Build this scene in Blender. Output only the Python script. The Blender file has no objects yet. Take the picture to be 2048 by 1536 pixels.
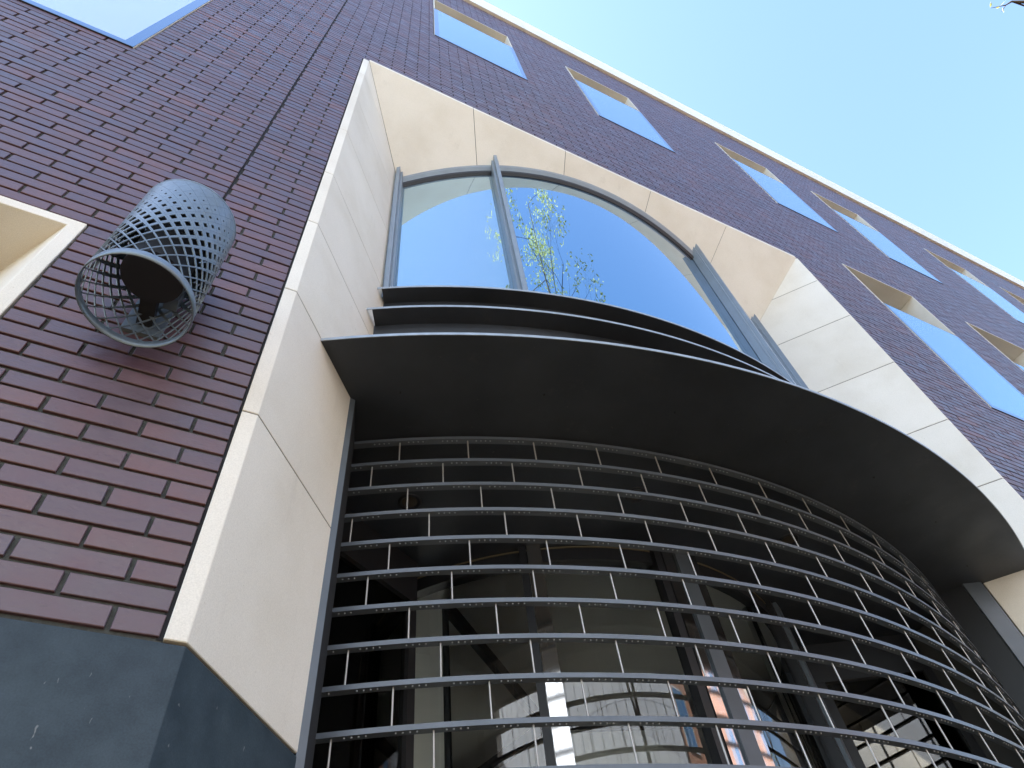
import bpy, bmesh, math, random
from mathutils import Vector, Matrix
SC = bpy.context.scene
COL = SC.collection
PI = math.pi
S = 1.54            # one measured unit (camera to wall) in metres
H0 = 1.6            # camera height
def U(x, y, z): return (x*S, y*S, z*S + H0)

# ---------------------------------------------------------------- camera
RM = [[0.8985404872791188, 0.2919586699728327, 0.3276967008498839],
      [-0.42844589998256455, 0.7454226236678175, 0.5106654706481706],
      [-0.09517932290331788, -0.5992539087497735, 0.7948809026135829]]
cam_d = bpy.data.cameras.new('camera'); cam = bpy.data.objects.new('camera', cam_d); COL.objects.link(cam)
M = Matrix(((RM[0][0], -RM[0][1], -RM[0][2], 0), (RM[1][0], -RM[1][1], -RM[1][2], 0), (RM[2][0], -RM[2][1], -RM[2][2], H0), (0, 0, 0, 1)))
cam.matrix_world = M
cam_d.sensor_width = 36; cam_d.lens = 1372.65/2048*36; cam_d.clip_start = 0.05; cam_d.clip_end = 5000
SC.camera = cam
def project(p):
    v = Vector((p[0], p[1], p[2]-H0)); c = [sum(RM[i][j]*v[i] for i in range(3)) for j in range(3)]
    if c[2] <= 0.01: return None
    return 1024 + c[0]/c[2]*1372.65, 768 + c[1]/c[2]*1372.65

# ---------------------------------------------------------------- sky, sun, exposure
SUN_DIR = Vector((-0.64, 0.50, 0.0)).normalized()*math.cos(math.radians(47)) + Vector((0, 0, math.sin(math.radians(47))))
world = bpy.data.worlds.new('World'); SC.world = world; world.use_nodes = True
wn = world.node_tree.nodes; wl = world.node_tree.links
sky = wn.new('ShaderNodeTexSky'); sky.sky_type = 'NISHITA'; sky.sun_disc = False
sky.sun_elevation = math.radians(47); sky.sun_rotation = math.atan2(SUN_DIR.x, SUN_DIR.y)
sky.altitude = 50; sky.air_density = 1.3; sky.dust_density = 1.2; sky.ozone_density = 3.0
bg = wn['Background']; bg.inputs['Strength'].default_value = 0.119
wl.new(sky.outputs[0], bg.inputs[0])
sd = bpy.data.lights.new('sun', 'SUN'); sd.energy = 3.8; sd.angle = math.radians(0.5); sd.color = (1, 0.93, 0.82)
sun = bpy.data.objects.new('sun', sd); COL.objects.link(sun)
sun.rotation_euler = SUN_DIR.to_track_quat('Z', 'Y').to_euler(); sun.location = (-20, 20, 40)
SC.view_settings.view_transform = 'Standard'; SC.view_settings.look = 'None'
SC.view_settings.exposure = 2.2; SC.view_settings.gamma = 1
SC.render.engine = 'CYCLES'
SC.cycles.max_bounces = 8; SC.cycles.diffuse_bounces = 4; SC.cycles.glossy_bounces = 5; SC.cycles.transparent_max_bounces = 12
SC.cycles.use_denoising = True; SC.cycles.sample_clamp_indirect = 8
SC.cycles.caustics_reflective = False; SC.cycles.caustics_refractive = False

# ---------------------------------------------------------------- materials
def mat(name):
    m = bpy.data.materials.new(name); m.use_nodes = True
    return m, m.node_tree.nodes, m.node_tree.links, m.node_tree.nodes['Principled BSDF']
def noise(n, l, scale, detail=4, vec=None, stretch=None, rough=.55):
    tc = n.new('ShaderNodeTexCoord'); t = n.new('ShaderNodeTexNoise'); t.inputs['Scale'].default_value = scale
    t.inputs['Detail'].default_value = detail; t.inputs['Roughness'].default_value = rough
    if stretch:
        mp = n.new('ShaderNodeMapping'); mp.inputs['Scale'].default_value = stretch
        l.new(tc.outputs['Object'], mp.inputs[0]); l.new(mp.outputs[0], t.inputs['Vector'])
    else: l.new(tc.outputs['Object'], t.inputs['Vector'])
    return t.outputs['Fac']
def ramp(n, l, fac, stops, interp='LINEAR'):
    r = n.new('ShaderNodeValToRGB'); r.color_ramp.interpolation = interp
    e = r.color_ramp.elements
    while len(e) < len(stops): e.new(.5)
    for i, (p, c) in enumerate(stops):
        e[i].position = p; e[i].color = (c[0], c[1], c[2], 1)
    l.new(fac, r.inputs[0]); return r.outputs[0]
def mixc(n, l, fac, a, b, mode='MIX'):
    x = n.new('ShaderNodeMix'); x.data_type = 'RGBA'; x.blend_type = mode
    for s, v in ((x.inputs['Factor'], fac), (x.inputs[6], a), (x.inputs[7], b)):
        if isinstance(v, (int, float)): s.default_value = v
        elif isinstance(v, tuple): s.default_value = (v[0], v[1], v[2], 1)
        else: l.new(v, s)
    return x.outputs[2]
def bump(n, l, p, h, strength, dist):
    b = n.new('ShaderNodeBump'); b.inputs['Strength'].default_value = strength; b.inputs['Distance'].default_value = dist
    l.new(h, b.inputs['Height']); l.new(b.outputs[0], p.inputs['Normal'])
def simple(name, col, rough=.5, metal=0, spec=.5, nz=None, bmp=None):
    m, n, l, p = mat(name)
    p.inputs['Roughness'].default_value = rough; p.inputs['Metallic'].default_value = metal
    p.inputs['Specular IOR Level'].default_value = spec
    if nz:
        sc, amt = nz; f = noise(n, l, sc, 5)
        l.new(ramp(n, l, f, [(.3, tuple(c*(1-amt) for c in col)), (.7, tuple(c*(1+amt) for c in col))]), p.inputs['Base Color'])
    else: p.inputs['Base Color'].default_value = (*col, 1)
    if bmp: bump(n, l, p, noise(n, l, bmp[0], 5), bmp[1], bmp[2])
    return m
def brick_material():
    m, n, l, p = mat('clinker_brick')
    g = n.new('ShaderNodeNewGeometry'); rnd = g.outputs['Random Per Island']
    c = ramp(n, l, rnd, [(0, (.094, .045, .057)), (.22, (.084, .048, .064)), (.42, (.106, .049, .058)), (.6, (.093, .050, .067)),
                         (.82, (.112, .053, .058)), (.96, (.122, .053, .057)), (1, (.150, .062, .057))])
    f = noise(n, l, 9, 6); c = mixc(n, l, .55, c, ramp(n, l, f, [(.3, (.62, .62, .66)), (.7, (1.25, 1.2, 1.15))]), 'MULTIPLY')
    f2 = noise(n, l, 1.1, 4); c = mixc(n, l, .5, c, ramp(n, l, f2, [(.35, (.80, .82, .9)), (.65, (1.18, 1.1, 1.05))]), 'MULTIPLY')
    f3 = noise(n, l, 190, 3); c = mixc(n, l, ramp(n, l, f3, [(.70, (0, 0, 0)), (.78, (.5, .5, .5))]), c, (.22, .17, .16))
    f4 = noise(n, l, .7, 6, stretch=(1, 1, .28), rough=.65); c = mixc(n, l, ramp(n, l, f4, [(.55, (0, 0, 0)), (.75, (.30, .30, .30))]), c, (.13, .10, .105))
    f5 = noise(n, l, 26, 5, stretch=(1, 1, 3)); c = mixc(n, l, ramp(n, l, f5, [(.62, (0, 0, 0)), (.78, (.7, .7, .7))]), c, (.040, .022, .026))
    l.new(c, p.inputs['Base Color'])
    l.new(ramp(n, l, f, [(.3, (.30, .30, .30)), (.7, (.52, .52, .52))]), p.inputs['Roughness'])
    p.inputs['Specular IOR Level'].default_value = .72
    bump(n, l, p, noise(n, l, 38, 8, stretch=(1, 1, 2.2)), .35, .004)
    return m
BRICK = brick_material()
MORTAR = simple('mortar', (.058, .062, .058), .95, nz=(60, .3), bmp=(120, .5, .004))
DARKGAP = simple('dark_joint', (.012, .012, .014), .9)
def stone_material():
    m, n, l, p = mat('limestone')
    g = n.new('ShaderNodeNewGeometry'); rnd = g.outputs['Random Per Island']
    c = ramp(n, l, rnd, [(0, (.80, .755, .67)), (.5, (.85, .81, .725)), (1, (.82, .77, .68))])
    f = noise(n, l, 2.2, 6); c = mixc(n, l, .7, c, ramp(n, l, f, [(.3, (.88, .86, .82)), (.55, (1, 1, 1)), (.75, (1.05, 1.05, 1.06))]), 'MULTIPLY')
    f3 = noise(n, l, 70, 2); c = mixc(n, l, ramp(n, l, f3, [(.74, (0, 0, 0)), (.80, (.55, .55, .55))]), c, (.40, .33, .24))
    f4 = noise(n, l, .9, 5, stretch=(1, 1, .35)); c = mixc(n, l, ramp(n, l, f4, [(.54, (0, 0, 0)), (.74, (.34, .34, .34))]), c, (.60, .54, .45))
    f5 = noise(n, l, 7, 6, stretch=(1, 1, .22), rough=.7); c = mixc(n, l, ramp(n, l, f5, [(.60, (0, 0, 0)), (.76, (.26, .26, .26))]), c, (.50, .45, .38))
    f6 = noise(n, l, 260, 3); c = mixc(n, l, .30, c, ramp(n, l, f6, [(.3, (.72, .71, .69)), (.7, (1.22, 1.22, 1.22))]), 'MULTIPLY')
    l.new(c, p.inputs['Base Color']); p.inputs['Roughness'].default_value = .62; p.inputs['Specular IOR Level'].default_value = .35
    bump(n, l, p, noise(n, l, 120, 4), .12, .002)
    return m
STONE = stone_material()
def bluestone():
    m, n, l, p = mat('bluestone')
    f = noise(n, l, 14, 6, stretch=(1, 1, 1)); c = ramp(n, l, f, [(.3, (.024, .038, .050)), (.7, (.041, .060, .076))])
    f2 = noise(n, l, 3, 5); c = mixc(n, l, .5, c, ramp(n, l, f2, [(.3, (.8, .8, .85)), (.7, (1.2, 1.2, 1.15))]), 'MULTIPLY')
    f3 = noise(n, l, 34, 2, stretch=(1.8, 1, .8)); c = mixc(n, l, ramp(n, l, f3, [(.715, (0, 0, 0)), (.75, (.6, .6, .6))]), c, (.24, .25, .25))
    f5 = noise(n, l, 240, 3); c = mixc(n, l, .35, c, ramp(n, l, f5, [(.3, (.6, .6, .6)), (.7, (1.4, 1.4, 1.4))]), 'MULTIPLY')
    l.new(c, p.inputs['Base Color']); p.inputs['Roughness'].default_value = .55; p.inputs['Specular IOR Level'].default_value = .30
    bump(n, l, p, noise(n, l, 150, 4), .15, .002)
    return m
BLUESTONE = bluestone()
STEEL = simple('painted_steel', (.115, .135, .155), .42, .25, .5, nz=(5, .10), bmp=(300, .06, .001))
STEEL_EDGE = simple('light_steel_edge', (.36, .40, .43), .4, .3, .5, nz=(14, .15))
def sheet_metal(name, col):
    m, n, l, p = mat(name)
    c = ramp(n, l, noise(n, l, 1.6, 6), [(.3, tuple(v*.62 for v in col)), (.7, tuple(v*1.38 for v in col))])
    c = mixc(n, l, ramp(n, l, noise(n, l, 4.5, 7, rough=.72), [(.60, (0, 0, 0)), (.80, (.55, .55, .55))]), c, (.105, .10, .095))
    c = mixc(n, l, ramp(n, l, noise(n, l, 60, 2), [(.745, (0, 0, 0)), (.77, (.6, .6, .6))]), c, (.12, .11, .10))
    l.new(c, p.inputs['Base Color']); p.inputs['Specular IOR Level'].default_value = .5
    l.new(ramp(n, l, noise(n, l, 3.1, 5), [(.3, (.42, .42, .42)), (.7, (.62, .62, .62))]), p.inputs['Roughness'])
    bump(n, l, p, noise(n, l, 1.7, 2), .20, .012); return m
DARKSTEEL = sheet_metal('dark_sheet_metal', (.033, .038, .047))
BLACK = simple('black_metal', (.012, .012, .014), .5)
BRASS = simple('lamp_gold_edge', (.25, .20, .12), .4, .6)
SHADED_SIDE = simple('shaded_channel', (.040, .043, .048), .85, 0, .12)  # shade of the guide's side face put into the colour
BARM = simple('grille_bar_paint', (.125, .143, .168), .42, .2, .5, nz=(7, .12))
HOLE_STUD = simple('hole_stud', (.30, .32, .34), .4, .3)  # pale colour imitates light showing through the punched holes
POLISHED = simple('polished_steel', (.62, .62, .62), .08, 1.0, nz=(6, .05))
ROD = simple('stainless_rod', (.44, .42, .39), .34, .4)
STEELUP = simple('pale_painted_steel', (.25, .295, .34), .4, .25, .5, nz=(5, .08))
LAMPM = simple('grey_powder_coat', (.175, .22, .265), .38, .35, .5, nz=(20, .08))
def reflective_glass(name, tint, rough=.012, wav=.0, dark=(.02, .035, .06), metal=.92):
    m, n, l, p = mat(name)
    p.inputs['Base Color'].default_value = (*tint, 1); p.inputs['Metallic'].default_value = 1; p.inputs['Roughness'].default_value = rough
    d = n.new('ShaderNodeBsdfPrincipled'); d.inputs['Base Color'].default_value = (*dark, 1); d.inputs['Roughness'].default_value = .05
    mx = n.new('ShaderNodeMixShader'); mx.inputs[0].default_value = metal
    l.new(d.outputs[0], mx.inputs[1]); l.new(p.outputs[0], mx.inputs[2]); l.new(mx.outputs[0], n['Material Output'].inputs[0])
    if wav: bump(n, l, p, noise(n, l, .9, 2, stretch=(1, 1, .5)), wav, .02)
    return m
GLASS = reflective_glass('coated_glass', (.30, .475, .61), wav=.13)
GLASS_PALE = reflective_glass('pale_coated_glass', (.38, .545, .62), wav=.13, dark=(.46, .58, .66), metal=.78)  # paler, milkier mix for the left curved pane
GLASS_UP = reflective_glass('coated_window_glass', (.19, .41, .56), wav=.09, dark=(.42, .55, .64), metal=.86)
FRIT = reflective_glass('dark_glass_margin', (.17, .25, .35), rough=.10)
def clear_glass(name, ior=1.75, tint=(.80, .82, .82)):
    m, n, l, p = mat(name)
    t = n.new('ShaderNodeBsdfTransparent'); t.inputs[0].default_value = (*tint, 1)
    g = n.new('ShaderNodeBsdfGlossy'); g.inputs['Roughness'].default_value = .015; g.inputs[0].default_value = (1, 1, 1, 1)
    fr = n.new('ShaderNodeFresnel'); fr.inputs[0].default_value = ior
    mx = n.new('ShaderNodeMixShader'); l.new(fr.outputs[0], mx.inputs[0]); l.new(t.outputs[0], mx.inputs[1]); l.new(g.outputs[0], mx.inputs[2])
    l.new(mx.outputs[0], n['Material Output'].inputs[0]); return m
CLEAR = clear_glass('clear_door_glass', 1.9)
CLEAR2 = clear_glass('tinted_side_glass', 1.8, (.6, .55, .45))
CEILING = simple('lobby_ceiling_white', (.86, .86, .82), .8, nz=(3, .05))
WARMWALL = simple('lobby_wall_ochre', (.42, .34, .20), .8, nz=(3, .1))
DARKLOBBY = simple('lobby_dark_wall', (.06, .06, .06), .8)

# ---------------------------------------------------------------- mesh helpers
def link(name, verts, faces, mats, parent=None, fm=None, smooth=False):
    me = bpy.data.meshes.new(name); me.from_pydata([tuple(v) for v in verts], [], faces)
    for m in (mats if isinstance(mats, (list, tuple)) else [mats]): me.materials.append(m)
    if fm: me.polygons.foreach_set('material_index', fm)
    if smooth: me.polygons.foreach_set('use_smooth', [True]*len(me.polygons))
    me.update(); o = bpy.data.objects.new(name, me); COL.objects.link(o)
    if parent: o.parent = parent
    return o
class MB:
    def __init__(s): s.v = []; s.f = []; s.m = []; s.mi = 0
    def face(s, pts): 
        b = len(s.v); s.v += [tuple(p) for p in pts]; s.f.append(tuple(range(b, b+len(pts)))); s.m.append(s.mi)
    def add(s, vs, fs):
        b = len(s.v); s.v += [tuple(p) for p in vs]
        for f in fs: s.f.append(tuple(i+b for i in f)); s.m.append(s.mi)
    def prism(s, poly, z0, z1, zt=None, zb=None):      # plan polygon in measured units, counter-clockwise from above
        n = len(poly); vs = []
        for (x, y) in poly: vs.append(U(x, y, zb(x, y) if zb else z0))
        for (x, y) in poly: vs.append(U(x, y, zt(x, y) if zt else z1))
        s.add(vs, [tuple(range(n-1, -1, -1)), tuple(range(n, 2*n))] + [(i, (i+1) % n, n+(i+1) % n, n+i) for i in range(n)])
    def box(s, a, b):
        (x0, y0, z0), (x1, y1, z1) = a, b
        s.add([(x0,y0,z0),(x1,y0,z0),(x1,y1,z0),(x0,y1,z0),(x0,y0,z1),(x1,y0,z1),(x1,y1,z1),(x0,y1,z1)],
              [(3,2,1,0),(4,5,6,7),(0,1,5,4),(1,2,6,5),(2,3,7,6),(3,0,4,7)])
    def ubox(s, a, b): s.box(U(*a), U(*b))
    def tube(s, p, q, r0, r1=None, k=6, caps=True):
        p = Vector(p); q = Vector(q); d = (q-p)
        if d.length < 1e-6: return
        d.normalize(); r1 = r0 if r1 is None else r1
        a = d.orthogonal().normalized(); b = d.cross(a); vs = []
        for c, r in ((p, r0), (q, r1)):
            for i in range(k):
                t = 2*PI*i/k; vs.append(c + a*math.cos(t)*r + b*math.sin(t)*r)
        fs = [(i, (i+1) % k, k+(i+1) % k, k+i) for i in range(k)]
        if caps: fs += [tuple(range(k-1, -1, -1)), tuple(range(k, 2*k))]
        s.add(vs, fs)
    def build(s, name, mats, parent=None, smooth=False): return link(name, s.v, s.f, mats, parent, s.m, smooth)
def thing(name, label, cat, loc=(0, 0, 0), group=None):
    o = bpy.data.objects.new(name, None); COL.objects.link(o); o.location = (0, 0, 0)
    o.empty_display_size = .2; o['label'] = label; o['category'] = cat
    if group: o['group'] = group
    return o
def tag(o, label, cat, group=None, kind=None):
    o['label'] = label; o['category'] = cat
    if group: o['group'] = group
    if kind: o['kind'] = kind
    return o
def structure(o, label=None):
    o['kind'] = 'structure'
    if label: o['label'] = label
    return o
def part_empty(name, parent, label=None):
    o = bpy.data.objects.new(name, None); COL.objects.link(o); o.parent = parent; o.empty_display_size = .1
    if label: o['label'] = label
    return o

CX, CY = 1.64, 3.95                      # centre of every curved front element (measured units)
def arc_pt(r, th): return CX + r*math.sin(th), CY - r*math.cos(th)
JS, JX = .84, .012                       # left jamb splay
KS, KX = .815, 3.286                     # right jamb splay
def jl(y): return JX + JS*(y-1)
def jr(y): return KX - KS*(y-1)
def sofz(x, y): return 4.40 - 1.38*(y-1)
def arc_ends(r):                         # angles where a circle of radius r meets the jambs
    def f(th, side):
        x, y = arc_pt(r, th); return (x-jl(y)) if side < 0 else (jr(y)-x)
    out = []
    for side in (-1, 1):
        a, b = 0, side*.62
        for _ in range(50):
            m = (a+b)/2
            if f(m, side) > 0: a = m
            else: b = m
        out.append(a)
    return out

# ---------------------------------------------------------------- the building
B = thing('brick_building', 'dark purple brick building with pale stone portal and arched window', 'building')
GZ = -H0/S
PITCH, Z0, BL = .0430, .617, .1610
XL, XR, ZT = -2.6, 14.0, Z0 + PITCH*198
def cz(z): return Z0 + PITCH*round((z-Z0)/PITCH)
wins = []                                # (x0, x1, z0, z1, glass top, splay, strip)
R2 = (cz(6.18), cz(8.07), 7.48); R1 = (cz(2.99), cz(4.90), 4.26)
for x0, x1 in ((.43, 1.28), (1.98, 2.805), (4.03, 4.835), (5.555, 6.375), (7.60, 8.44), (9.165, 9.99), (11.2, 12.03), (-1.64, -.81)): wins.append((x0, x1, *R2, 0, .012))
for x0, x1 in ((4.07, 4.91), (5.585, 6.42), (7.60, 8.44), (9.165, 9.99), (-1.64, -.812)): wins.append((x0, x1, *R1, 0, .012))
for x0, x1 in ((-1.32, -.49), (4.07, 4.91), (5.585, 6.42)): wins.append((x0, x1, Z0, cz(1.652), None, .70, .033))
PX0, PX1, PZ = -.020, 3.300, cz(4.40)
openings = [(a, b, c, d) for (a, b, c, d, *_ ) in wins] + [(PX0, PX1, -2, PZ)]
rng = random.Random(5)
def wall():
    mb = MB(); mb.mi = 0
    zc = 0
    for k in range(198):
        z0 = Z0 + PITCH*k; zc = z0 + PITCH/2
        iv = [(XL, XR)]
        for (a, b, c, d) in openings:
            if c < zc < d:
                new = []
                for (p, q) in iv:
                    if b <= p or a >= q: new.append((p, q))
                    else:
                        if a-.006 > p: new.append((p, a-.006))
                        if b+.004 < q: new.append((b+.004, q))
                iv = new
        if zc > 1.95:                      # vertical movement joint
            new = []
            for (p, q) in iv:
                if p < -.2625 < q: new += [(p, -.2665), (-.2585, q)]
                else: new.append((p, q))
            iv = new
        off = -.0970 if k % 2 == 0 else -.1757
        off += rng.uniform(-.0012, .0012)
        n0 = int((XL-off)//BL); x = off + n0*BL
        while x < XR:
            for (p, q) in iv:
                a = max(x+.0034, p); b = min(x+BL-.0034, q)
                if b-a < .012: continue
                a += rng.uniform(-.0008, .0008); b += rng.uniform(-.0008, .0008)
                lo = z0+.0036+rng.uniform(-.0007, .0007); hi = z0+PITCH-.0036+rng.uniform(-.0007, .0007); e1, e2, e3, e4 = [rng.uniform(-.0007, .0007) for _ in range(4)]
                yf = 1+rng.uniform(-.0008, .0008); yb = 1.0085; c = .0011; yc = yf+.0010
                vs = [(a+c+e3, yf, lo+c+e1), (b-c, yf, lo+c+e2), (b-c+e4, yf, hi-c+e1), (a+c, yf, hi-c+e2),
                      (a+e3, yc, lo+e1), (b, yc, lo+e2), (b+e4, yc, hi+e1), (a, yc, hi+e2), (a, yb, lo), (b, yb, lo), (b, yb, hi), (a, yb, hi)]
                fs = [(0, 1, 2, 3)]
                for i in range(4): j = (i+1) % 4; fs += [(4+i, 4+j, j, i), (8+i, 8+j, 4+j, 4+i)]
                mb.add([U(*v) for v in vs], fs)
            x += BL
    mb.mi = 1                              # mortar bed behind the bricks, in bands between openings
    zs = sorted({Z0-1.9, ZT, *[c for (_, _, c, _) in openings if c > Z0-1.9], *[d for (_, _, _, d) in openings]})
    for a, b in zip(zs, zs[1:]):
        if b-a < 1e-4: continue
        zc = (a+b)/2; cuts = sorted([(p, q) for (p, q, c, d) in openings if c < zc < d]); x = XL
        for (p, q) in cuts + [(XR, XR)]:
            if p > x: mb.face([U(x, 1.0058, a), U(p, 1.0058, a), U(p, 1.0058, b), U(x, 1.0058, b)])
            x = max(x, q)
    mb.mi = 2
    mb.face([U(-.2668, 1.0050, 1.95), U(-.2582, 1.0050, 1.95), U(-.2582, 1.0050, ZT-.01), U(-.2668, 1.0050, ZT-.01)])
    mb.face([U(PX0-.010, 1.0046, Z0), U(PX0+.002, 1.0046, Z0), U(PX0+.002, 1.0046, PZ), U(PX0-.010, 1.0046, PZ)])
    mb.face([U(PX1-.002, 1.0046, Z0), U(PX1+.007, 1.0046, Z0), U(PX1+.007, 1.0046, PZ), U(PX1-.002, 1.0046, PZ)])
    return mb.build('brick_wall', [BRICK, MORTAR, DARKGAP], B)
wall()
mb = MB()                                 # side and rear walls and the flat roof: the rest of the block
mb.face([U(XL, 1.006, -1.03), U(XL, 1.006, ZT), U(XL, 8, ZT), U(XL, 8, -1.03)])
mb.face([U(XR, 1.006, -1.03), U(XR, 8, -1.03), U(XR, 8, ZT), U(XR, 1.006, ZT)])
mb.face([U(XL, 8, -1.03), U(XL, 8, ZT), U(0, 8, ZT), U(0, 8, -1.03)]); mb.face([U(0, 8, 1.60), U(0, 8, ZT), U(4, 8, ZT), U(4, 8, 1.60)]); mb.face([U(4, 8, -1.03), U(4, 8, ZT), U(XR, 8, ZT), U(XR, 8, -1.03)])  # low rear opening added to let daylight into the unseen hall
mb.build('rear_wall', simple('rear_brick', (.10, .06, .06), .8, nz=(4, .2)), B)
mb = MB(); mb.face([U(XL, 1.0, ZT+.2), U(XR, 1.0, ZT+.2), U(XR, 8, ZT+.2), U(XL, 8, ZT+.2)])
mb.build('roof', simple('roof_felt', (.08, .08, .08), .9), B)
def coping():
    mb = MB(); x = XL
    while x < XR:
        x1 = min(x+1.05, XR); mb.ubox((x+.002, .968, ZT+.004), (x1-.002, 1.30, ZT+.70)); x = x1
    return mb.build('coping', STONE, B)
coping()

# plinth of dark bluestone, wrapping into both splays
def plinth(side):
    mb = MB()
    if side < 0:
        x = XL
        for x1 in (-1.75, -.9): mb.ubox((x+.0015, .9985, GZ), (x1-.0015, 1.2, Z0-.006)); x = x1
        mb.prism([(x+.0015, .9985), (JX+.0005, .9985), (jl(1.287), 1.287), (jl(1.287)-.03, 1.40), (x+.0015, 1.40)], GZ, Z0-.006)
    else:
        mb.prism([(4.3, .9985), (4.3, 1.40), (jr(1.30)+.03, 1.40), (jr(1.30), 1.30), (KX, .9985)], GZ, Z0-.006)
        x = 4.303
        while x < XR: mb.ubox((x, .9985, GZ), (min(x+1.2, XR)-.003, 1.2, Z0-.006)); x += 1.2
    o = mb.build('plinth', BLUESTONE, B)
    bv = o.modifiers.new('bevel', 'BEVEL'); bv.width = .003; bv.segments = 2
plinth(-1); plinth(1)

# splayed stone lining of the portal
LEV = [Z0-.002, 1.142, 1.660, 2.098, 2.534, 3.058, 3.586, 4.055, 4.399]
def bevelled(o, w=.0022):
    bv = o.modifiers.new('bevel', 'BEVEL'); bv.width = w; bv.segments = 1; bv.limit_method = 'ANGLE'; return o
def jamb(side):
    mb = MB()
    for z0, z1 in zip(LEV, LEV[1:]):
        g = .0016; d = 1.50 if z1 > 1.7 else 1.284
        zt = (lambda x, y, z1=z1: min(z1-g, 4.398))
        if side < 0: poly = [(PX0, .9982), (JX, .9982), (jl(d), d), (jl(d)-.04, d+.03), (JX-.032, 1.03), (PX0, 1.03)]
        else: poly = [(KX, .9982), (PX1, .9982), (PX1, 1.03), (KX+.03, 1.03), (jr(d)+.04, d+.03), (jr(d), d)]
        mb.prism(poly, z0+g, z1-g)
    o = bevelled(mb.build('jamb_lining', STONE, B))
    mb = MB()                              # dark mortar seen in the open joints
    for dd, za, zb in ((1.279, Z0, 1.652), (1.5, 1.6521, 4.395)):
        if side < 0: mb.prism([(PX0+.002, .9995), (JX, .9997), (jl(dd), dd+.0018), (jl(dd)-.02, dd+.015), (PX0+.002, 1.02)], za, zb)
        else: mb.prism([(KX, .9997), (PX1-.002, .9995), (PX1-.002, 1.02), (jr(dd)+.02, dd+.015), (jr(dd), dd+.0018)], za, zb)
    mb.build('joint_filler', simple('stone_joint', (.16, .14, .11), .9), o)
jamb(-1); jamb(1)
def head():
    xs = [JX, .678, 1.329, 1.992, 2.637, KX]; mb = MB()
    sl = [JS, .467, .17, -.21, -.52, -KS]
    def P(x0, s, y, dz=0): return U(x0+s*(y-1), y, sofz(0, y)+dz)
    g = .0018
    for i in range(5):
        a, b = xs[i]+(g if i else .0035), xs[i+1]-(g if i < 4 else .0030); sa, sb = sl[i], sl[i+1]
        y1 = 1.47; vs = [P(a, sa, .9984), P(b, sb, .9984), P(b, sb, y1), P(a, sa, y1)]
        vs += [(v[0], v[1], v[2]+.05) for v in vs]
        mb.add(vs, [(0, 3, 2, 1), (4, 5, 6, 7), (0, 1, 5, 4), (1, 2, 6, 5), (2, 3, 7, 6), (3, 0, 4, 7)])
    o = mb.build('head_lining', STONE, B)
    mb = MB()
    vs = [P(JX, JS, 1.003, .003), P(KX, -KS, 1.003, .003), P(KX, -KS, 1.47, .003), P(JX, JS, 1.47, .003)]
    vs += [(v[0], v[1], v[2]+.02) for v in vs]
    mb.add(vs, [(0, 3, 2, 1), (4, 5, 6, 7), (0, 1, 5, 4), (1, 2, 6, 5), (2, 3, 7, 6), (3, 0, 4, 7)])
    mb.build('joint_filler', simple('soffit_joint', (.07, .06, .045), .9), o)
head()

# windows
PALEGLASS = reflective_glass('pale_window_glass', (.46, .54, .62), dark=(.62, .70, .76), metal=.5)  # paler mix for the far left lower-row pane
def window(x0, x1, z0, z1, gt, splay, strip):
    w = part_empty('window', B)
    D = .24; mb = MB(); s = strip; t = .004
    zt = z1-s*1.0
    def ring(xa, xb, za, zb, y): return [(xa, y, za), (xb, y, za), (xb, y, zb), (xa, y, zb)]
    o = ring(x0+t*.4, x1-t*.4, z0+t*.4, z1-t*.4, .9985); i = ring(x0+s, x1-s, z0+(s if gt is None else s), zt, .9985)
    bk = ring(x0+s+splay*D, x1-s-splay*D, z0+s, zt, 1+D); ob = ring(x0+t*.4, x1-t*.4, z0+t*.4, z1-t*.4, 1.02)
    vs = [U(*v) for v in o+i+bk+ob]; fs = []
    for a in range(4):
        b = (a+1) % 4; fs += [(a, b, 4+b, 4+a), (4+a, 4+b, 8+b, 8+a), (12+a, 12+b, b, a)]
    mb.add(vs, fs); r = mb.build('reveal', STONE, w); bevelled(r, .002)
    mb = MB(); mb.face([U(*v) for v in ring(x0+s+splay*D+.001, x1-s-splay*D-.001, z0+s+.001, zt-.001, 1+D-.01)]); mb.build('inner_pane', GLASS_UP, w)
    if gt is not None:                    # flush glass screen over the lower part
        m = .040; y0, y1 = .9962, .9975; a, b, c, d = x0+.003, x1-.003, z0+.003, gt
        mb = MB(); mb.ubox((a+m, y0+.0004, c+m), (b-m, y1, d-.004)); mb.build('pane', PALEGLASS if (x0 < -1 and z0 < 4) else GLASS_UP, w)
        mb = MB(); mb.ubox((a, y0, c), (a+m, y1+.0003, d)); mb.ubox((b-m, y0, c), (b, y1+.0003, d)); mb.ubox((a+m+.0001, y0, c), (b-m-.0001, y1+.0003, c+m)); mb.ubox((a+m+.0001, y0, d-.004), (b-m-.0001, y1+.0003, d))
        mb.build('pane_margin', FRIT, w)
        mb = MB(); mb.ubox((a, y1+.0006, c), (b, y1+.004, c+.012)); mb.ubox((a, y0-.001, c-.006), (b, 1.004, c-.0005)); mb.build('sill_trim', BLACK, w)
    else:
        mb = MB(); mb.ubox((x0+s+splay*D-.004, 1+D-.03, z0+s), (x0+s+splay*D+.03, 1+D-.011, zt)); mb.ubox((x1-s-splay*D-.03, 1+D-.03, z0+s), (x1-s-splay*D+.004, 1+D-.011, zt)); mb.build('frame', STEEL, w)
for w_ in wins: window(*w_)

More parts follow.
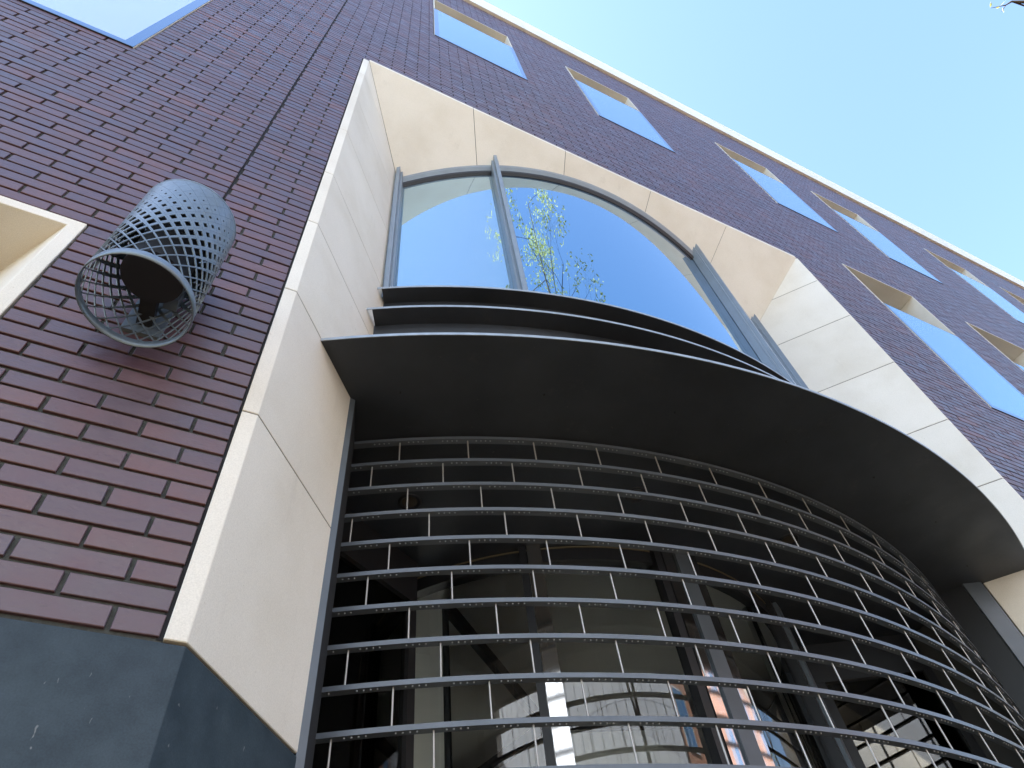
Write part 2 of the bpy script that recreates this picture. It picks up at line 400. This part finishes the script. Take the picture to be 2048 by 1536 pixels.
# curved steel and glass between the jambs
NA = 96
def arc_strip(mb, r0, r1, z0, z1, th=None, zf0=None, zf1=None, n=NA):
    """ring segment between radii r0<r1; z0/z1 or functions of (x, y)"""
    a, b = th if th else (max(arc_ends(r0)[0], arc_ends(r1)[0])-.004, min(arc_ends(r0)[1], arc_ends(r1)[1])+.004)
    vs = []
    for i in range(n+1):
        t = a+(b-a)*i/n
        for r in (r1, r0):
            x, y = arc_pt(r, t)
            vs.append(U(x, y, zf0(x, y) if zf0 else z0)); vs.append(U(x, y, zf1(x, y) if zf1 else z1))
    fs = []
    for i in range(n):
        k = 4*i; q = k+4
        fs += [(k, q, q+1, k+1), (k+2, k+3, q+3, q+2), (k, k+2, q+2, q), (k+1, q+1, q+3, k+3)]
    fs += [(0, 1, 3, 2), (4*n, 4*n+2, 4*n+3, 4*n+1)]
    mb.add(vs, fs)
CW = part_empty('curved_window', B, 'arched curved glazing above the entrance canopy')
ga, gb = arc_ends(2.83); cuts = [ga-.004, math.radians(-15.25), math.radians(15.25), gb+.004]
for gi, (a, b) in enumerate(zip(cuts, cuts[1:])):
    mb = MB(); vs = []; n = 40
    for i in range(n+1):
        t = a+(b-a)*i/n; x, y = arc_pt(2.83, t); vs += [U(x, y, 2.44), U(x, y, sofz(x, y)+.004)]
    mb.add(vs, [(2*i, 2*i+2, 2*i+3, 2*i+1) for i in range(n)])
    mb.build('glass_pane', GLASS_PALE if gi == 0 else GLASS, CW, True)
mb = MB(); arc_strip(mb, 2.832, 2.862, 0, 0, zf0=lambda x, y: sofz(x, y)-.028, zf1=lambda x, y: sofz(x, y)+.004); mb.build('head_frame', STEELUP, CW)
mb = MB(); arc_strip(mb, 2.832, 2.846, 0, 0, zf0=lambda x, y: sofz(x, y)-.052, zf1=lambda x, y: sofz(x, y)-.0285); mb.build('head_gasket', BLACK, CW)
def mullion(th, w=.022, left=None):
    mb = MB()
    def seg(t0, t1, r0, r1):
        poly = [arc_pt(r1, t0), arc_pt(r1, t1), arc_pt(r0, t1), arc_pt(r0, t0)]
        mb.prism(poly, 2.468, 0, zt=lambda x, y: sofz(x, y)+.004)
    h = w/2.85
    seg(th-h, th+h, 2.831, 2.872); seg(th-.0035, th+.0035, 2.8725, 2.905)
    seg(th-h, th-h+.0045, 2.8725, 2.882); seg(th+h-.0045, th+h, 2.8725, 2.882)
    return bevelled(mb.build('mullion', STEELUP, CW), .0015)
for th in (-26.6, -15.25, 15.25, 26.6): mullion(math.radians(th))
# stepped ledges and the fascia under the curved window
mb = MB(); arc_strip(mb, 2.80, 2.925, 2.455, 2.466); LD1 = mb.build('ledge', DARKSTEEL, B)
mb = MB(); arc_strip(mb, 2.9253, 2.9275, 2.4545, 2.4665); mb.build('ledge_edge', STEEL_EDGE, LD1)
mb = MB(); arc_strip(mb, 2.85, 2.985, 2.196, 2.207); LD2 = mb.build('ledge', DARKSTEEL, B)
mb = MB(); arc_strip(mb, 2.9853, 2.9875, 2.1955, 2.2075); mb.build('ledge_edge', STEEL_EDGE, LD2)
mb = MB(); arc_strip(mb, 2.84, 2.858, 2.207, 2.455); arc_strip(mb, 2.895, 2.915, 1.660, 2.196); mb.build('fascia', DARKSTEEL, B)
# canopy plate running inwards as the lobby ceiling
CZ0, CZ1 = 1.6485, 1.6585
def canopy():
    ra, rb = arc_ends(3.215); n = NA; mb = MB()
    pts = [arc_pt(3.215, ra-.002+(rb-ra+.004)*i/n) for i in range(n+1)]
    poly = pts + [(jr(1.31)+.01, 1.31), (3.03, 3.6), (.25, 3.6), (jl(1.31)-.01, 1.31)]
    mb.prism(poly, CZ0, CZ1)
    o = mb.build('canopy', DARKSTEEL, B)
    mb = MB(); arc_strip(mb, 3.2153, 3.2178, CZ0-.0005, CZ1+.0008); mb.build('canopy_edge', STEEL_EDGE, o)
    for x, y in ((.38, 1.21), (.79, 1.06), (1.22, .97), (1.66, .94), (2.09, .96), (2.52, 1.06), (2.88, 1.22)):
        mb = MB(); p = U(x, y, CZ0); mb.tube(p, (p[0], p[1], p[2]-.004), .006, .005, 8); mb.build('screw', BLACK, o)
canopy()

# lobby behind the grille
mb = MB()
mb.ubox((.20, 1.42, GZ), (.245, 3.6, 1.648)); mb.build('lobby_wall', DARKLOBBY, B); mb = MB(); mb.ubox((3.035, 1.42, GZ), (3.08, 3.6, 1.648)); mb.build('lobby_wall', DARKLOBBY, B)

mb = MB(); mb.ubox((-.64, 3.6, GZ), (-.6, 7.9, 1.9)); mb.ubox((4.4, 3.6, GZ), (4.44, 7.9, 1.9)); mb.ubox((-.64, 3.6, 1.66), (4.44, 7.99, 1.70)); mb.ubox((-.6, 3.6, GZ), (.20, 3.64, 1.655)); mb.ubox((3.08, 3.6, GZ), (4.4, 3.64, 1.655)); mb.build('added_hall_wall', CEILING, B)  # unseen white hall added to carry daylight to the revolving door
mb = MB(); mb.ubox((.245, 1.3, GZ), (3.035, 3.6, GZ+.008)); mb.ubox((-.6, 3.641, GZ), (4.4, 8.4, GZ+.008)); mb.build('lobby_floor', simple('pale_terrazzo', (.78, .76, .70), .5, nz=(30, .1)), B)  # pale floor, extended into the added hall, to bounce daylight up
RD = part_empty('revolving_door', B, 'dark framed revolving door with a round glass drum')
DCX, DCY, DR = 1.64, 2.73, 1.14
def dpt(r, t): return DCX + r*math.sin(t), DCY - r*math.cos(t)
def dstrip(mb, r0, r1, z0, z1, t0=-PI, t1=PI, n=96):
    vs = []
    for i in range(n+1):
        t = t0+(t1-t0)*i/n
        for r in (r1, r0):
            x, y = dpt(r, t); vs += [U(x, y, z0), U(x, y, z1)]
    fs = []
    for i in range(n):
        k = 4*i; q = k+4; fs += [(k, q, q+1, k+1), (k+2, k+3, q+3, q+2), (k, k+2, q+2, q), (k+1, q+1, q+3, k+3)]
    mb.add(vs, fs)
mb = MB(); dstrip(mb, DR-.03, DR+.012, 1.588, 1.6483); mb.build('rim', BLACK, RD)
mb = MB(); dstrip(mb, DR+.0125, DR+.0155, 1.640, 1.6465); mb.build('rim_trim', BRASS, RD)
mb = MB(); vs = [U(*dpt(DR-.031, 2*PI*i/64), 1.592) for i in range(64)]; mb.v = vs; mb.f = [tuple(range(64))]; mb.m = [0]; mb.build('drum_ceiling', CEILING, RD)
RA = math.radians
mb = MB(); vs = []; n = 72
for i in range(n+1):
    x, y = dpt(DR, RA(-56)+RA(112)*i/n); vs += [U(x, y, GZ), U(x, y, 1.588)]
mb.add(vs, [(2*i, 2*i+2, 2*i+3, 2*i+1) for i in range(n)]); mb.build('drum_glass', CLEAR, RD, True)
def dpost(t0, t1, r0, r1, m, name='post', zt=1.6475):
    mb = MB(); k = 4; pts = [dpt(r1, RA(t0+(t1-t0)*i/k)) for i in range(k+1)] + [dpt(r0, RA(t1+(t0-t1)*i/k)) for i in range(k+1)]
    mb.prism(pts, GZ, zt); return mb.build(name, m, RD)
dpost(-61, -58.5, 1.08, 1.16, STEEL); dpost(-58.2, -55.6, 1.09, 1.15, BLACK); dpost(-54.9, -53.6, 1.11, 1.145, STEEL)
dpost(-31.6, -30.3, 1.13, 1.175, BLACK); dpost(-30.2, -27.7, 1.13, 1.18, POLISHED)
dpost(-6.4, -4.9, 1.13, 1.175, BLACK); dpost(-4.8, -2.4, 1.13, 1.18, POLISHED); dpost(-2.3, .6, 1.12, 1.19, STEEL); dpost(.7, 3.0, 1.13, 1.18, POLISHED)
dpost(27.7, 29.0, 1.13, 1.175, BLACK); dpost(29.1, 32.0, 1.13, 1.19, STEEL)
dpost(53.6, 54.9, 1.11, 1.145, STEEL); dpost(55.6, 61, 1.09, 1.16, BLACK)
mb = MB(); p = U(*dpt(1.10, RA(22)), GZ); q = U(*dpt(1.10, RA(22)), 1.59); mb.tube(p, q, .028, k=20); mb.build('handrail', POLISHED, RD, True)
for t in (-48, 72, 192):                 # turning wings
    c = Vector(U(DCX, DCY, 1.575)); e = Vector(U(*dpt(1.06, RA(t)), 1.575)); d = (e-c).normalized(); s_ = Vector((-d.y, d.x, 0))*.022
    mb = MB()
    def slab(z0, z1, w):
        vs = [c-d*0+s_*w, e+s_*w, e-s_*w, c-s_*w]; vs = [Vector((v.x, v.y, U(0, 0, z0)[2])) for v in vs] + [Vector((v.x, v.y, U(0, 0, z1)[2])) for v in vs]
        mb.add(vs, [(3, 2, 1, 0), (4, 5, 6, 7), (0, 1, 5, 4), (1, 2, 6, 5), (2, 3, 7, 6), (3, 0, 4, 7)])
    slab(1.53, 1.585, 1.0); w = mb.build('wing', BLACK, RD)
    mb = MB(); slab(GZ, 1.53, .1); mb.build('wing_glass', CLEAR, w)
    mb = MB(); mb.tube((e.x, e.y, 0), (e.x, e.y, U(0, 0, 1.53)[2]), .02, k=8); mb.build('wing_stile', BLACK, w)
mb = MB(); mb.tube(U(DCX, DCY, GZ), U(DCX, DCY, 1.59), .04, k=12); mb.build('centre_post', STEEL, RD, True)
def screen(xa, ya, xb, yb):
    w = part_empty('side_screen', B); d = Vector((xb-xa, yb-ya)).normalized(); nn = Vector((-d.y, d.x))*.012
    def slab(mb, t0, t1, z0, z1, k=1):
        L = math.hypot(xb-xa, yb-ya); p = Vector((xa, ya))+d*L*t0; q = Vector((xa, ya))+d*L*t1
        mb.prism([tuple(p-nn*k), tuple(q-nn*k), tuple(q+nn*k), tuple(p+nn*k)], z0, z1)
    mb = MB(); slab(mb, .08, .93, GZ, 1.47, .1); mb.build('glass', CLEAR2, w)
    mb = MB(); slab(mb, 0, 1, 1.47, 1.6475, 1.6); slab(mb, 0, .08, GZ, 1.47, 1.4); slab(mb, .93, 1, GZ, 1.47, 1.4); mb.build('frame', BLACK, w)
screen(.27, 1.70, .70, 1.95); screen(2.56, 1.95, 3.02, 1.70)
mb = MB(); mb.face([U(2.5, 2.6, GZ), U(3.03, 2.6, GZ), U(3.03, 2.6, 1.64), U(2.5, 2.6, 1.64)]); mb.build('lobby_panelling', WARMWALL, B); mb = MB(); mb.face([U(.25, 2.6, GZ), U(.75, 2.6, GZ), U(.75, 2.6, 1.64), U(.25, 2.6, 1.64)])
mb.build('lobby_panelling', WARMWALL, B)

# steel side posts and roller grille
G = thing('security_grille', 'lowered curved rolling grille of grey bars and bright rods across the entrance', 'grille')
mb = MB(); mb.prism([(.2480, 1.2825), (.2655, 1.2850), (.2660, 1.290), (.245, 1.296)], GZ, 1.6478); gr = mb.build('guide_rail', STEEL, G)
mb = MB(); mb.prism([(.250, 1.2965), (.2665, 1.2905), (.316, 1.45), (.24, 1.47)], GZ, 1.6477); mb.build('channel', SHADED_SIDE, gr)  # side face coloured dark to carry its shade
mb = MB(); mb.prism([(2.960, 1.318), (3.034, 1.280), (3.045, 1.31), (2.963, 1.326)], GZ, 1.6478); gr = mb.build('guide_rail', STEEL, G)
mb = MB(); mb.prism([(2.9605, 1.3265), (3.045, 1.3105), (3.05, 1.47), (2.90, 1.45)], GZ, 1.6477); mb.build('channel', BLACK, gr)  # black side puts in the shade of the recess behind the rail
GR = 2.84
PH = [-25.02, -26.63, -24.43, -27.46, -25.29, -26.3, -24.15, -26.92, -24.76, -27.26]
rods = []
for k in range(27):
    zt = 1.642-.1008*k
    if zt < GZ+.02: break
    mb = MB(); mb.mi = 0
    t0, t1 = RA(-28.4), RA(28.0)
    arc_strip(mb, GR-.0205, GR, zt-.0118, zt, (t0, t1), n=80)
    mb.mi = 1
    ph = RA(PH[k % 10]); step = RA(4.28)/2; t = ph-12*step
    while t < t1:                         # pale studs stand in for punched holes, in fours on the underside
        for j in range(4):
            tt = t + RA(.55) + j*RA(.30)
            if t0+.01 < tt < t1-.01:
                x, y = arc_pt(GR-.008, tt); p = U(x, y, zt-.0118); mb.tube(p, (p[0], p[1], p[2]-.004), .0040, .0030, 5)
        t += step
    mb.build('bar', [BARM, HOLE_STUD], G)
    if zt-.1008 > GZ:
        t = ph - RA(4.28)*2
        while t < t1-.004:
            if t > t0+.004:
                x, y = arc_pt(GR-.010, t); p, q = U(x, y, zt-.0118), U(x, y, zt-.1008)
                pa, pb = project(p), project(q); L = 0
                if pa and pb and -40 < pa[0] < 2088 and -40 < pa[1] < 1560: L = math.hypot(pa[0]-pb[0], pa[1]-pb[1])
                rods.append((L, p, q))
            t += RA(4.28)
rods.sort(key=lambda r: -r[0])
rodmesh = None
for L, p, q in rods[:100]:
    if rodmesh is None:
        mb = MB(); mb.tube((0, 0, 0), (0, 0, q[2]-p[2]), .0036, k=8, caps=False); o = mb.build('rod', ROD, G, True); rodmesh = o
    else: o = rodmesh.copy(); COL.objects.link(o); o.parent = G
    o.location = p
mb = MB()
for L, p, q in rods[100:]: mb.tube(p, q, .0036, k=8, caps=False)
o = mb.build('remaining_rods', ROD, G, True); o['kind'] = 'stuff'

# recessed downlights in the soffit
for (x, y, lab) in ((.57, 1.64, 'round dark downlight at the left end of the black soffit behind the grille'),
                    (1.30, 1.34, 'round dark downlight in the middle of the black soffit, above the polished door post'),
                    (2.01, 1.35, 'round dark downlight towards the right end of the black soffit behind the grille')):
    t = thing('downlight', lab, 'ceiling light', group='downlights in the entrance soffit')
    c = U(x, y, CZ0); mb = MB(); n = 28; vs = []
    for i in range(n):
        a = 2*PI*i/n
        for r, dz in ((.062, -.0005), (.060, -.006), (.048, -.006), (.040, -.001)): vs.append((c[0]+r*math.cos(a), c[1]+r*math.sin(a), c[2]+dz))
    mb.add(vs, [(4*i+j, 4*((i+1) % n)+j, 4*((i+1) % n)+j+1, 4*i+j+1) for i in range(n) for j in range(3)]); mb.build('ring', BLACK, t, True)
    mb = MB(); mb.v = [(c[0]+.041*math.cos(2*PI*i/n), c[1]+.041*math.sin(2*PI*i/n), c[2]-.0012) for i in range(n)]; mb.f = [tuple(range(n-1, -1, -1))]; mb.m = [0]
    mb.build('lens', simple('lamp_lens', (.09, .075, .06), .15), t)

# perforated wall lamp
def wall_lamp():
    t = thing('wall_lamp', 'grey perforated lattice cylinder lamp fixed to the brick wall left of the portal', 'lamp')
    cx, cy, r, z0, z1 = -.2618, .8600, .1031, 1.200, 1.5730
    def P(a, z, rr=r): return U(cx+rr*math.sin(a), cy-rr*math.cos(a), z)
    N = 22; hw = PI/N; zb = z0+.021; rows = 16; hh = (z1-.004-zb)/(rows+1)
    mb = MB()
    def cell(a, z, f, clip_lo=False, clip_hi=False):
        cor = [(0, -1), (1, 0), (0, 1), (-1, 0)]; pts = []
        for i in range(4):
            u0, v0 = cor[i]; u1, v1 = cor[(i+1) % 4]
            for s in (0, .5): pts.append((u0+(u1-u0)*s, v0+(v1-v0)*s))
        if clip_lo: pts = [(u, max(v, 0)) for u, v in pts]
        if clip_hi: pts = [(u, min(v, 0)) for u, v in pts]
        out = [(a+u*hw*.985, z+v*hh*.985) for u, v in pts]
        if f < .12 or clip_hi:
            m = [P(*q) for q in out]
            keep = []
            for q in m:
                if not keep or (Vector(q)-Vector(keep[-1])).length > 1e-5: keep.append(q)
            if (Vector(keep[0])-Vector(keep[-1])).length < 1e-5: keep.pop()
            if len(keep) > 2: mb.add(keep+[P(a, z+(hh*.3 if clip_lo else -hh*.3 if clip_hi else 0))], [(i, (i+1) % len(keep), len(keep)) for i in range(len(keep))])
            return
        inn = [(a+u*hw*f, z+v*hh*f) for u, v in pts]; k = len(pts)
        mb.add([P(*q) for q in out+inn], [(i, (i+1) % k, k+(i+1) % k, k+i) for i in range(k)])
    for j in range(rows+2):
        z = zb+hh*j; ph = hw if j % 2 else 0
        u = j/(rows+1); f = .90 if u < .16 else max(0, .90-(u-.16)*1.12)
        f = 0 if u > .86 else f
        for i in range(N): cell(2*hw*i+ph, z, f, j == 0, j == rows+1)
    o = mb.build('lattice_shade', LAMPM, t, False)
    so = o.modifiers.new('thickness', 'SOLIDIFY'); so.thickness = .0032; so.offset = -1
    def band(a0, a1, rr, nm, m):
        mb = MB(); n = 64; vs = []
        for i in range(n):
            a = 2*PI*i/n; vs += [P(a, a0, rr), P(a, a1, rr), P(a, a0, rr-.0022), P(a, a1, rr-.0022)]
        fs = []
        for i in range(n):
            k = 4*i; q = 4*((i+1) % n); fs += [(k, q, q+1, k+1), (k+3, q+3, q+2, k+2), (k, k+2, q+2, q), (k+1, q+1, q+3, k+3)]
        mb.add(vs, fs); return mb.build(nm, m, t, True)
    band(z0, zb-.0002, r+.0006, 'bottom_ring', LAMPM); band(z1-.005, z1, r+.0004, 'top_ring', LAMPM)
    mb = MB(); n = 48                      # top cap and the dark lamp housing inside
    mb.v = [P(2*PI*i/n, z1-.006, r-.003) for i in range(n)]; mb.f = [tuple(range(n))]; mb.m = [0]; mb.build('top_cap', LAMPM, t)
    mb = MB(); vs = [P(2*PI*i/n, 1.302, .060) for i in range(n)] + [P(2*PI*i/n, 1.49, .060) for i in range(n)]
    mb.add(vs, [tuple(range(n-1, -1, -1)), tuple(range(n, 2*n))] + [(i, (i+1) % n, n+(i+1) % n, n+i) for i in range(n)]); mb.build('housing', BLACK, t)
    for za in (1.31, 1.46):
        mb = MB(); mb.ubox((cx-.016, cy+.05, za), (cx+.016, 1.004, za+.025)); mb.build('bracket_arm', BLACK, t)
    mb = MB(); mb.ubox((cx-.038, .990, 1.285), (cx+.038, 1.005, 1.51)); mb.build('wall_plate', LAMPM, t)
    mb = MB(); mb.ubox((cx+.024, cy+.055, 1.33), (cx+.052, cy+.085, 1.42)); mb.build('driver_box', LAMPM, t)
wall_lamp()

# ---------------------------------------------------------------- the street behind the camera
PAVE = simple('concrete_paving', (.20, .148, .078), .85, nz=(3, .15), bmp=(60, .3, .004))
ASPH = simple('asphalt', (.055, .055, .058), .9, nz=(8, .2), bmp=(150, .5, .004))
mb = MB(); mb.face([(-600, -600, -.13), (600, -600, -.13), (600, 600, -.13), (-600, 600, -.13)]); structure(mb.build('ground', simple('ground_earth', (.12, .11, .09), .95, nz=(.2, .2))))
mb = MB(); mb.box((-80, -4.6, -.25), (80, 14, 0)); structure(mb.build('pavement', PAVE))
mb = MB(); mb.box((-80, -13.8, -.25), (80, -10.6, 0)); structure(mb.build('pavement', PAVE))
mb = MB(); mb.face([(-80, -10.6, -.124), (80, -10.6, -.124), (80, -4.6, -.124), (-80, -4.6, -.124)]); structure(mb.build('road', ASPH))

WHITEP = simple('white_cladding', (.66, .71, .77), .55, nz=(.8, .05))
def opposite_white():
    t = thing('clad_building', 'sunlit pale panelled building mirrored in the revolving door glass', 'building')
    mb = MB(); y = -14.0; x = -18.0; i = 0
    while x < 7.4:
        for z0, z1 in ((.1, 3.3), (4.7, 7.4), (8.5, 11.6), (11.62, 14.6), (14.62, 17.4)): mb.box((x+.035, y-.12, z0), (x+1.165, y, z1))
        x += 1.2
    mb.build('cladding', WHITEP, t)
    mb = MB(); mb.box((-18, -26, 0), (7.4, y-.125, 17.3)); mb.build('wall', simple('grey_render', (.06, .065, .07), .8), t)
    x = -18.0
    for z0, z1 in ((3.3, 4.7), (7.4, 8.5)):
        x = -18.0
        while x < 7.3:
            mb = MB(); mb.box((x+.1, y-.11, z0+.06), (x+2.3, y-.06, z1-.06)); mb.build('window', GLASS_UP, t); x += 2.4
    mb = MB(); mb.box((-18.1, -26.1, 17.4), (7.5, y+.1, 17.7)); mb.build('roof', WHITEP, t)
opposite_white()
def opp_brick_mat():
    m, n, l, p = mat('orange_brick'); tc = n.new('ShaderNodeTexCoord'); mp = n.new('ShaderNodeMapping'); mp.inputs['Rotation'].default_value = (PI/2, 0, 0)
    b = n.new('ShaderNodeTexBrick'); b.inputs['Scale'].default_value = 4.2; b.inputs['Color1'].default_value = (.40, .17, .10, 1); b.inputs['Color2'].default_value = (.50, .24, .15, 1); b.inputs['Mortar'].default_value = (.55, .5, .45, 1)
    l.new(tc.outputs['Object'], mp.inputs[0]); l.new(mp.outputs[0], b.inputs['Vector']); l.new(b.outputs['Color'], p.inputs['Base Color']); p.inputs['Roughness'].default_value = .85
    return m
def opposite_brick():
    t = thing('orange_brick_building', 'sunlit orange brick house mirrored beside the pale building', 'building'); y = -14.3
    mb = MB(); mb.box((7.9, -26, 0), (30, y, 16.4)); mb.build('wall', opp_brick_mat(), t)
    for z in (1.0, 4.2, 7.4, 10.6, 13.6):
        for x in range(9, 29, 3):
            mb = MB(); mb.box((x, y+.003, z), (x+1.4, y+.06, z+2.0)); w = mb.build('window', WHITEP, t)
            mb = MB(); mb.box((x+.08, y+.062, z+.08), (x+.67, y+.07, z+1.92)); mb.box((x+.73, y+.062, z+.08), (x+1.32, y+.07, z+1.92)); mb.build('pane', GLASS_UP, w)
    mb = MB(); mb.box((7.8, -26.1, 16.4), (30.1, y+.25, 16.8)); mb.build('cornice', STONE, t)
opposite_brick()

BARK = simple('bark', (.115, .09, .065), .9, nz=(12, .3), bmp=(40, .6, .01))
def leaf_mat():
    m, n, l, p = mat('spring_leaf'); g = n.new('ShaderNodeNewGeometry')
    l.new(ramp(n, l, g.outputs['Random Per Island'], [(0, (.42, .44, .10)), (.5, (.55, .55, .16)), (1, (.68, .64, .28))]), p.inputs['Base Color'])
    p.inputs['Roughness'].default_value = .6
    tr = n.new('ShaderNodeBsdfTranslucent'); tr.inputs[0].default_value = (.62, .64, .22, 1)
    mx = n.new('ShaderNodeMixShader'); mx.inputs[0].default_value = .4; l.new(p.outputs[0], mx.inputs[1]); l.new(tr.outputs[0], mx.inputs[2]); l.new(mx.outputs[0], n['Material Output'].inputs[0])
    return m
LEAF = leaf_mat()
def tree(base, height, spread, seed, label, extra=None, lean=(0, 0), crown_from=.28):
    R_ = random.Random(seed); t = thing('street_tree', label, 'tree', group='young street trees along the pavement')
    tm, lm = MB(), MB()
    base = Vector(base)
    def inframe(p):
        q = project(p); return q is not None and -30 < q[0] < 2078 and -30 < q[1] < 1560
    def leafcl(p, n, s):
        if s > .03 and inframe(p): return
        for _ in range(n):
            c = p+Vector((R_.gauss(0, s), R_.gauss(0, s), R_.gauss(-s*.4, s*1.3)))
            a = Vector((R_.uniform(-1, 1), R_.uniform(-1, 1), R_.uniform(-1, 1))).normalized(); b = a.orthogonal().normalized(); L = R_.uniform(.030, .055)
            lm.face([c-a*L, c+b*L*.38, c+a*L, c-b*L*.38])
    def branch(p, d, L, r, lv):
        n = 4 if lv < 3 else 3; q = p
        for i in range(n):
            d = (d+Vector((R_.gauss(0, .13), R_.gauss(0, .13), R_.gauss(.05, .09)))).normalized()
            q2 = q+d*L/n
            if inframe(q2): return
            ra, rb = r*(1-.62*i/n), r*(1-.62*(i+1)/n); tm.tube(q, q2, ra, rb, 6 if lv < 2 else 4 if lv < 3 else 3, False)
            if lv < 4 and (i > 0 or lv > 1):
                for _ in range(1 if lv < 2 else R_.choice((1, 1, 2))):
                    a = R_.uniform(0, 2*PI); o = d.orthogonal().normalized(); o = (Matrix.Rotation(a, 3, d) @ o)
                    nd = (d*R_.uniform(.55, 1.0)+o*R_.uniform(.55, .95)+Vector((0, 0, .22))).normalized()
                    branch(q2, nd, L*R_.uniform(.45, .62), rb*.62, lv+1)
            q = q2
        if lv >= 2: leafcl(q, R_.randint(1, 4) if lv == 4 else R_.randint(2, 5), .05)
    p = base; d = Vector((lean[0], lean[1], 1)).normalized(); n = 12
    for i in range(n):
        d = (d+Vector((R_.gauss(0, .035), R_.gauss(0, .035), .04))).normalized(); q = p+d*height/n
        ra = .11*(1-.9*i/n)**1.25+.004; rb = .11*(1-.9*(i+1)/n)**1.25+.004
        tm.tube(p, q, ra, rb, 9, False)
        if (i+1)/n > crown_from:
            u = ((i+1)/n-crown_from)/(1-crown_from)
            for k in range(2):
                a = R_.uniform(0, 2*PI); bd = Vector((math.cos(a), math.sin(a), R_.uniform(.7, 1.3))).normalized()
                branch(q, bd, spread*(1.15-u*.72)*R_.uniform(.7, 1.2), rb*.42+.003, 1)
        p = q
    leafcl(p, 6, .06)
    if extra: extra(tm, lm, leafcl)
    tm.build('trunk', BARK, t, True); lm.build('crown', LEAF, t)
    return t
tree((1.66*S, -1.95*S, 0), 15.9, 2.6, 3, 'slender spring tree with yellow-green buds mirrored in the arched window')
def corner_branch(tm, lm, leafcl):
    def W(px, py, t):
        c = ((px-1024)/1372.65, (py-768)/1372.65, 1.0); d = Vector([sum(RM[i][j]*c[j] for j in range(3)) for i in range(3)]).normalized()
        return Vector((0, 0, H0))+d*t
    pts = [W(2110, -40, 13.4), W(2075, 4, 13.3), W(2048, 4, 13.2), W(2023, 3, 13.1), W(2012, 10, 13.05), W(1998, 13, 13.0), W(1982, 16, 13.0)]
    rr = [.035, .028, .022, .013, .008, .005, .003]
    for a in range(len(pts)-1): tm.tube(pts[a], pts[a+1], rr[a], rr[a+1], 6, False)
    tm.tube(W(2023, 3, 13.1), W(2062, 16, 13.3), .010, .014, 5, False); tm.tube(W(2012, 10, 13.05), W(2003, 23, 13.0), .005, .003, 4, False)
    tm.tube(pts[0], Vector((9.1*S, -2.35*S, 9.4)), .035, .055, 6, False)
    for q in (W(1977, 12, 13), W(2003, 23, 13), W(1998, 12, 13)): 
        leafcl(q, 2, .018)
tree((9.1*S, -2.35*S, 0), 16.0, 1.5, 11, 'spring tree further along whose bare twig enters the sky corner', extra=corner_branch)
